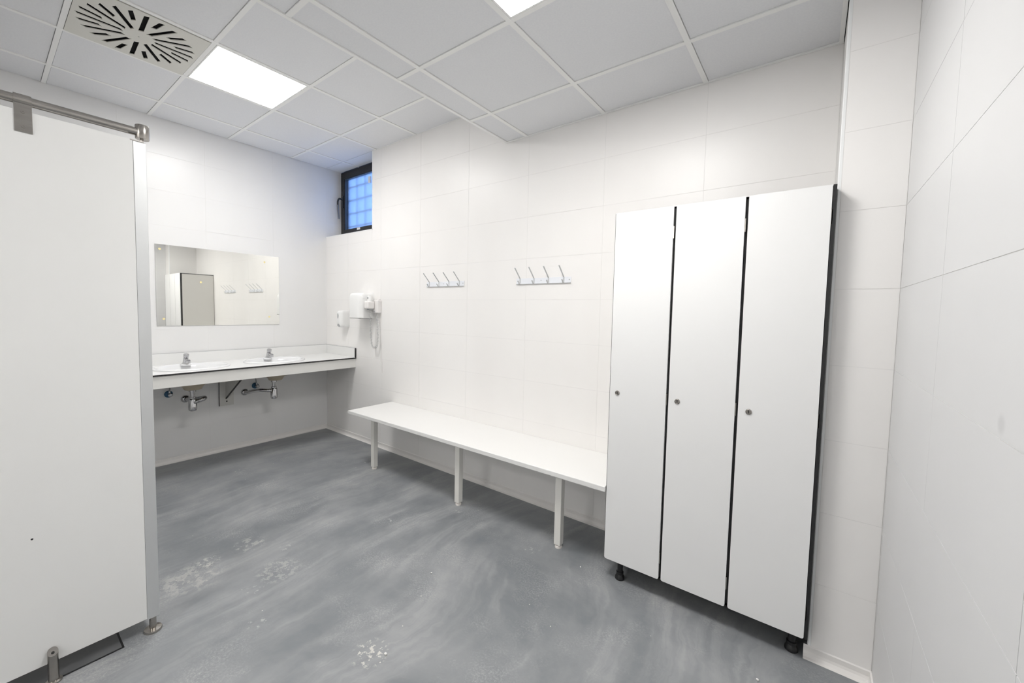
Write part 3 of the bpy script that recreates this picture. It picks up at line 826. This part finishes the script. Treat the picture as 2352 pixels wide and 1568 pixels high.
for i, (a0, a1) in enumerate(doors):
    r = 0.008
    w, h = a1 - a0, LZ1 - LZ0
    pts = []
    for cx_, cz_, s0 in ((r, r, PI), (w - r, r, 1.5*PI), (w - 0.002, h - 0.002, 0), (0.002, h - 0.002, 0.5*PI)):
        rr = r if cz_ == r else 0.002
        for k in range(5):
            an = s0 + (PI/2)*k/4
            pts.append((a0 - ox + cx_ + rr*math.cos(an), LZ0 + cz_ + rr*math.sin(an)))
    bm = B(); prism(bm, pts, 'y', LY, LY + dy); d_ = obj('door', bm, M['door_hpl'], t)
    bm = B(); lathe(bm, [(0.0125, 0), (0.012, 0.003), (0.0095, 0.0045), (0.009, 0.003), (0, 0.003)], (a0 - ox + 0.040, LY, 0.998), (0, -1, 0), 16); lk = obj('lock', bm, M['steel'], d_, smooth=True)
    bm = B(); box(bm, a0 - ox + 0.0385, a0 - ox + 0.0415, LY - 0.0036, LY - 0.0028, 0.992, 1.005); obj('keyhole', bm, M['black_plastic'], lk)
    for z in (1.79, 1.0, 0.215):
        bm = B(); box(bm, a1 - ox - 0.001, a1 - ox + 0.0045, LY + 0.001, LY + 0.006, z - 0.028, z + 0.028); obj('hinge', bm, M['steel'], d_)
for x, y in ((3.705, -0.425), (4.445, -0.405), (3.705, -0.07), (4.445, -0.07)):
    bm = B(); lathe(bm, [(0, 0), (0.022, 0), (0.025, 0.004), (0.024, 0.014), (0.017, 0.026), (0.019, 0.028), (0.019, 0.040), (0.014, 0.043), (0.014, LZ0 - 0.002), (0, LZ0 - 0.002)], (x - ox, y, 0), n=20)
    obj('foot', bm, M['black_plastic'], t, smooth=True)

# ------------------------------------------------------------------ shower partition at the left edge
PX, PY0 = 2.2694, -2.069
t = thing('shower_partition', 'white shower partition with steel rail and feet at the left edge', 'partition', (PX, PY0, 0))
bm = B(); box(bm, -0.018, 0, -1.20, 0.0, 0.067, 2.060); pn = obj('panel', bm, M['panel_hpl'], t, bevel=0.001)
bm = B(); lathe(bm, [(0.0035, 0), (0, 0.0004)], (0.0, -2.376 - PY0, 0.555), (1, 0, 0), 8); obj('drill_mark', bm, M['black_plastic'], pn)
bm = B(); box(bm, -0.020, 0.0005, 0.0005, 0.041, 0.062, 2.056); obj('end_profile', bm, M['alu'], t, bevel=0.0015)
bm = B(); box(bm, 0.002 - PX, -0.0205, 0.012, 0.030, 0.067, 2.055); obj('return_panel', bm, M['panel_hpl'], t, bevel=0.001)
bm = B(); tube(bm, [(-0.009, -1.20, 2.097), (-0.009, 0.016, 2.097)], 0.0155, 20); obj('rail', bm, M['steel'], t, smooth=True)
bm = B(); lathe(bm, [(0, 2.071), (0.0215, 2.071), (0.0225, 2.073), (0.0225, 2.123), (0.0215, 2.125), (0, 2.125)], (-0.009, 0.032, 0), n=28); cp = obj('rail_cap', bm, M['steel'], t, smooth=True)
bm = B(); box(bm, -0.019, 0.001, -0.008, 0.034, 2.0562, 2.0605); tube(bm, [(-0.009, 0.030, 2.0565), (-0.009, 0.030, 2.073)], 0.006, 10); obj('cap_stem', bm, M['steel'], cp)
bm = B()
pts = [(0.0, 1.987), (0.003, 1.987), (0.003, 2.082)]
pts += [(-0.009 + 0.0195*math.cos(a_), 2.097 + 0.0195*math.sin(a_)) for a_ in [math.radians(q) for q in range(-40, 181, 20)]]
pts += [(-0.009 + 0.0165*math.cos(a_), 2.097 + 0.0165*math.sin(a_)) for a_ in [math.radians(q) for q in range(180, -41, -20)]]
pts += [(0.0, 2.084)]
prism(bm, pts, 'y', -0.303, -0.262); bk = obj('bracket', bm, M['steel'], t)
for z in (2.055, 2.006):
    bm = B(); lathe(bm, [(0.0052, 0), (0.0050, 0.0014), (0.0022, 0.0014), (0.0018, 0.0004), (0, 0.0004)], (0.003, -0.283, z), (1, 0, 0), 14); obj('screw', bm, M['steel'], bk)
bm = B(); lathe(bm, [(0, 0), (0.031, 0), (0.032, 0.004), (0.030, 0.010), (0.012, 0.0135), (0.012, 0.062), (0, 0.062)], (-0.012, 0.020, 0), n=24, sa=1.0, sb=1.0); obj('foot', bm, M['steel'], t, smooth=True)
bm = B()
fy = -2.340 - PY0
for q in range(20): pass
ringb = [bm.verts.new((0.016 + 0.0145*math.cos(2*PI*q/20), fy + 0.0145*math.sin(2*PI*q/20), 0.0)) for q in range(20)]
ringt = [bm.verts.new((0.016 + 0.0145*math.cos(2*PI*q/20), fy + 0.0145*math.sin(2*PI*q/20), 0.116 - 0.010*math.cos(2*PI*q/20))) for q in range(20)]
for q in range(20): bm.faces.new((ringb[q], ringb[(q+1) % 20], ringt[(q+1) % 20], ringt[q]))
bm.faces.new(ringb[::-1]); bm.faces.new(ringt)
ft = obj('foot', bm, M['steel'], t, smooth=True)
bm = B(); lathe(bm, [(0.0045, 0), (0.0045, 0.0008), (0, 0.0008)], (0.020, fy, 0.1150), (0.55, 0, 0.83), 10); obj('screw', bm, M['dark_gap'], ft)
bm = B(); lathe(bm, [(0, 0), (0.0225, 0), (0.0225, 0.006), (0.016, 0.010), (0.0146, 0.010)], (0.016, fy, 0), n=22); obj('flange', bm, M['steel'], ft, smooth=True)

# shower floor behind the partition, outlined by a dark joint
bm = B(); box(bm, 0.522, 2.278, -3.448, -2.152, 0.0, 0.003); obj('shower_floor', bm, M['tray'], floor_obj)
bm = B(); box(bm, 0.516, 2.284, -3.455, -2.145, 0.0, 0.0012); obj('floor_joint', bm, M['black'], floor_obj)

# ------------------------------------------------------------------ plaster crumbs on the floor
def crumb(x, y, r, label):
    bm = B(); bmesh.ops.create_icosphere(bm, subdivisions=1, radius=r)
    for v in bm.verts:
        v.co *= random.uniform(0.75, 1.15); v.co.z = max(v.co.z*0.8, -r*0.45)
    o = obj('plaster_crumb', bm, M['crumb'], loc=(x, y, r*0.45))
    tag(o, label, 'crumb', 'plaster crumbs on the floor')
crumb(3.14, -1.497, 0.0075, 'white plaster crumb beside the pale plaster splash on the floor')
crumb(3.50, -0.322 - 0.15, 0.0045, 'tiny white plaster crumb in front of the bench leg nearest the lockers')
crumb(2.905, -1.031, 0.0055, 'tiny white plaster crumb on open floor before the middle bench leg')
crumb(4.349, -0.668, 0.0065, 'white plaster crumb on the floor in front of the pillar')
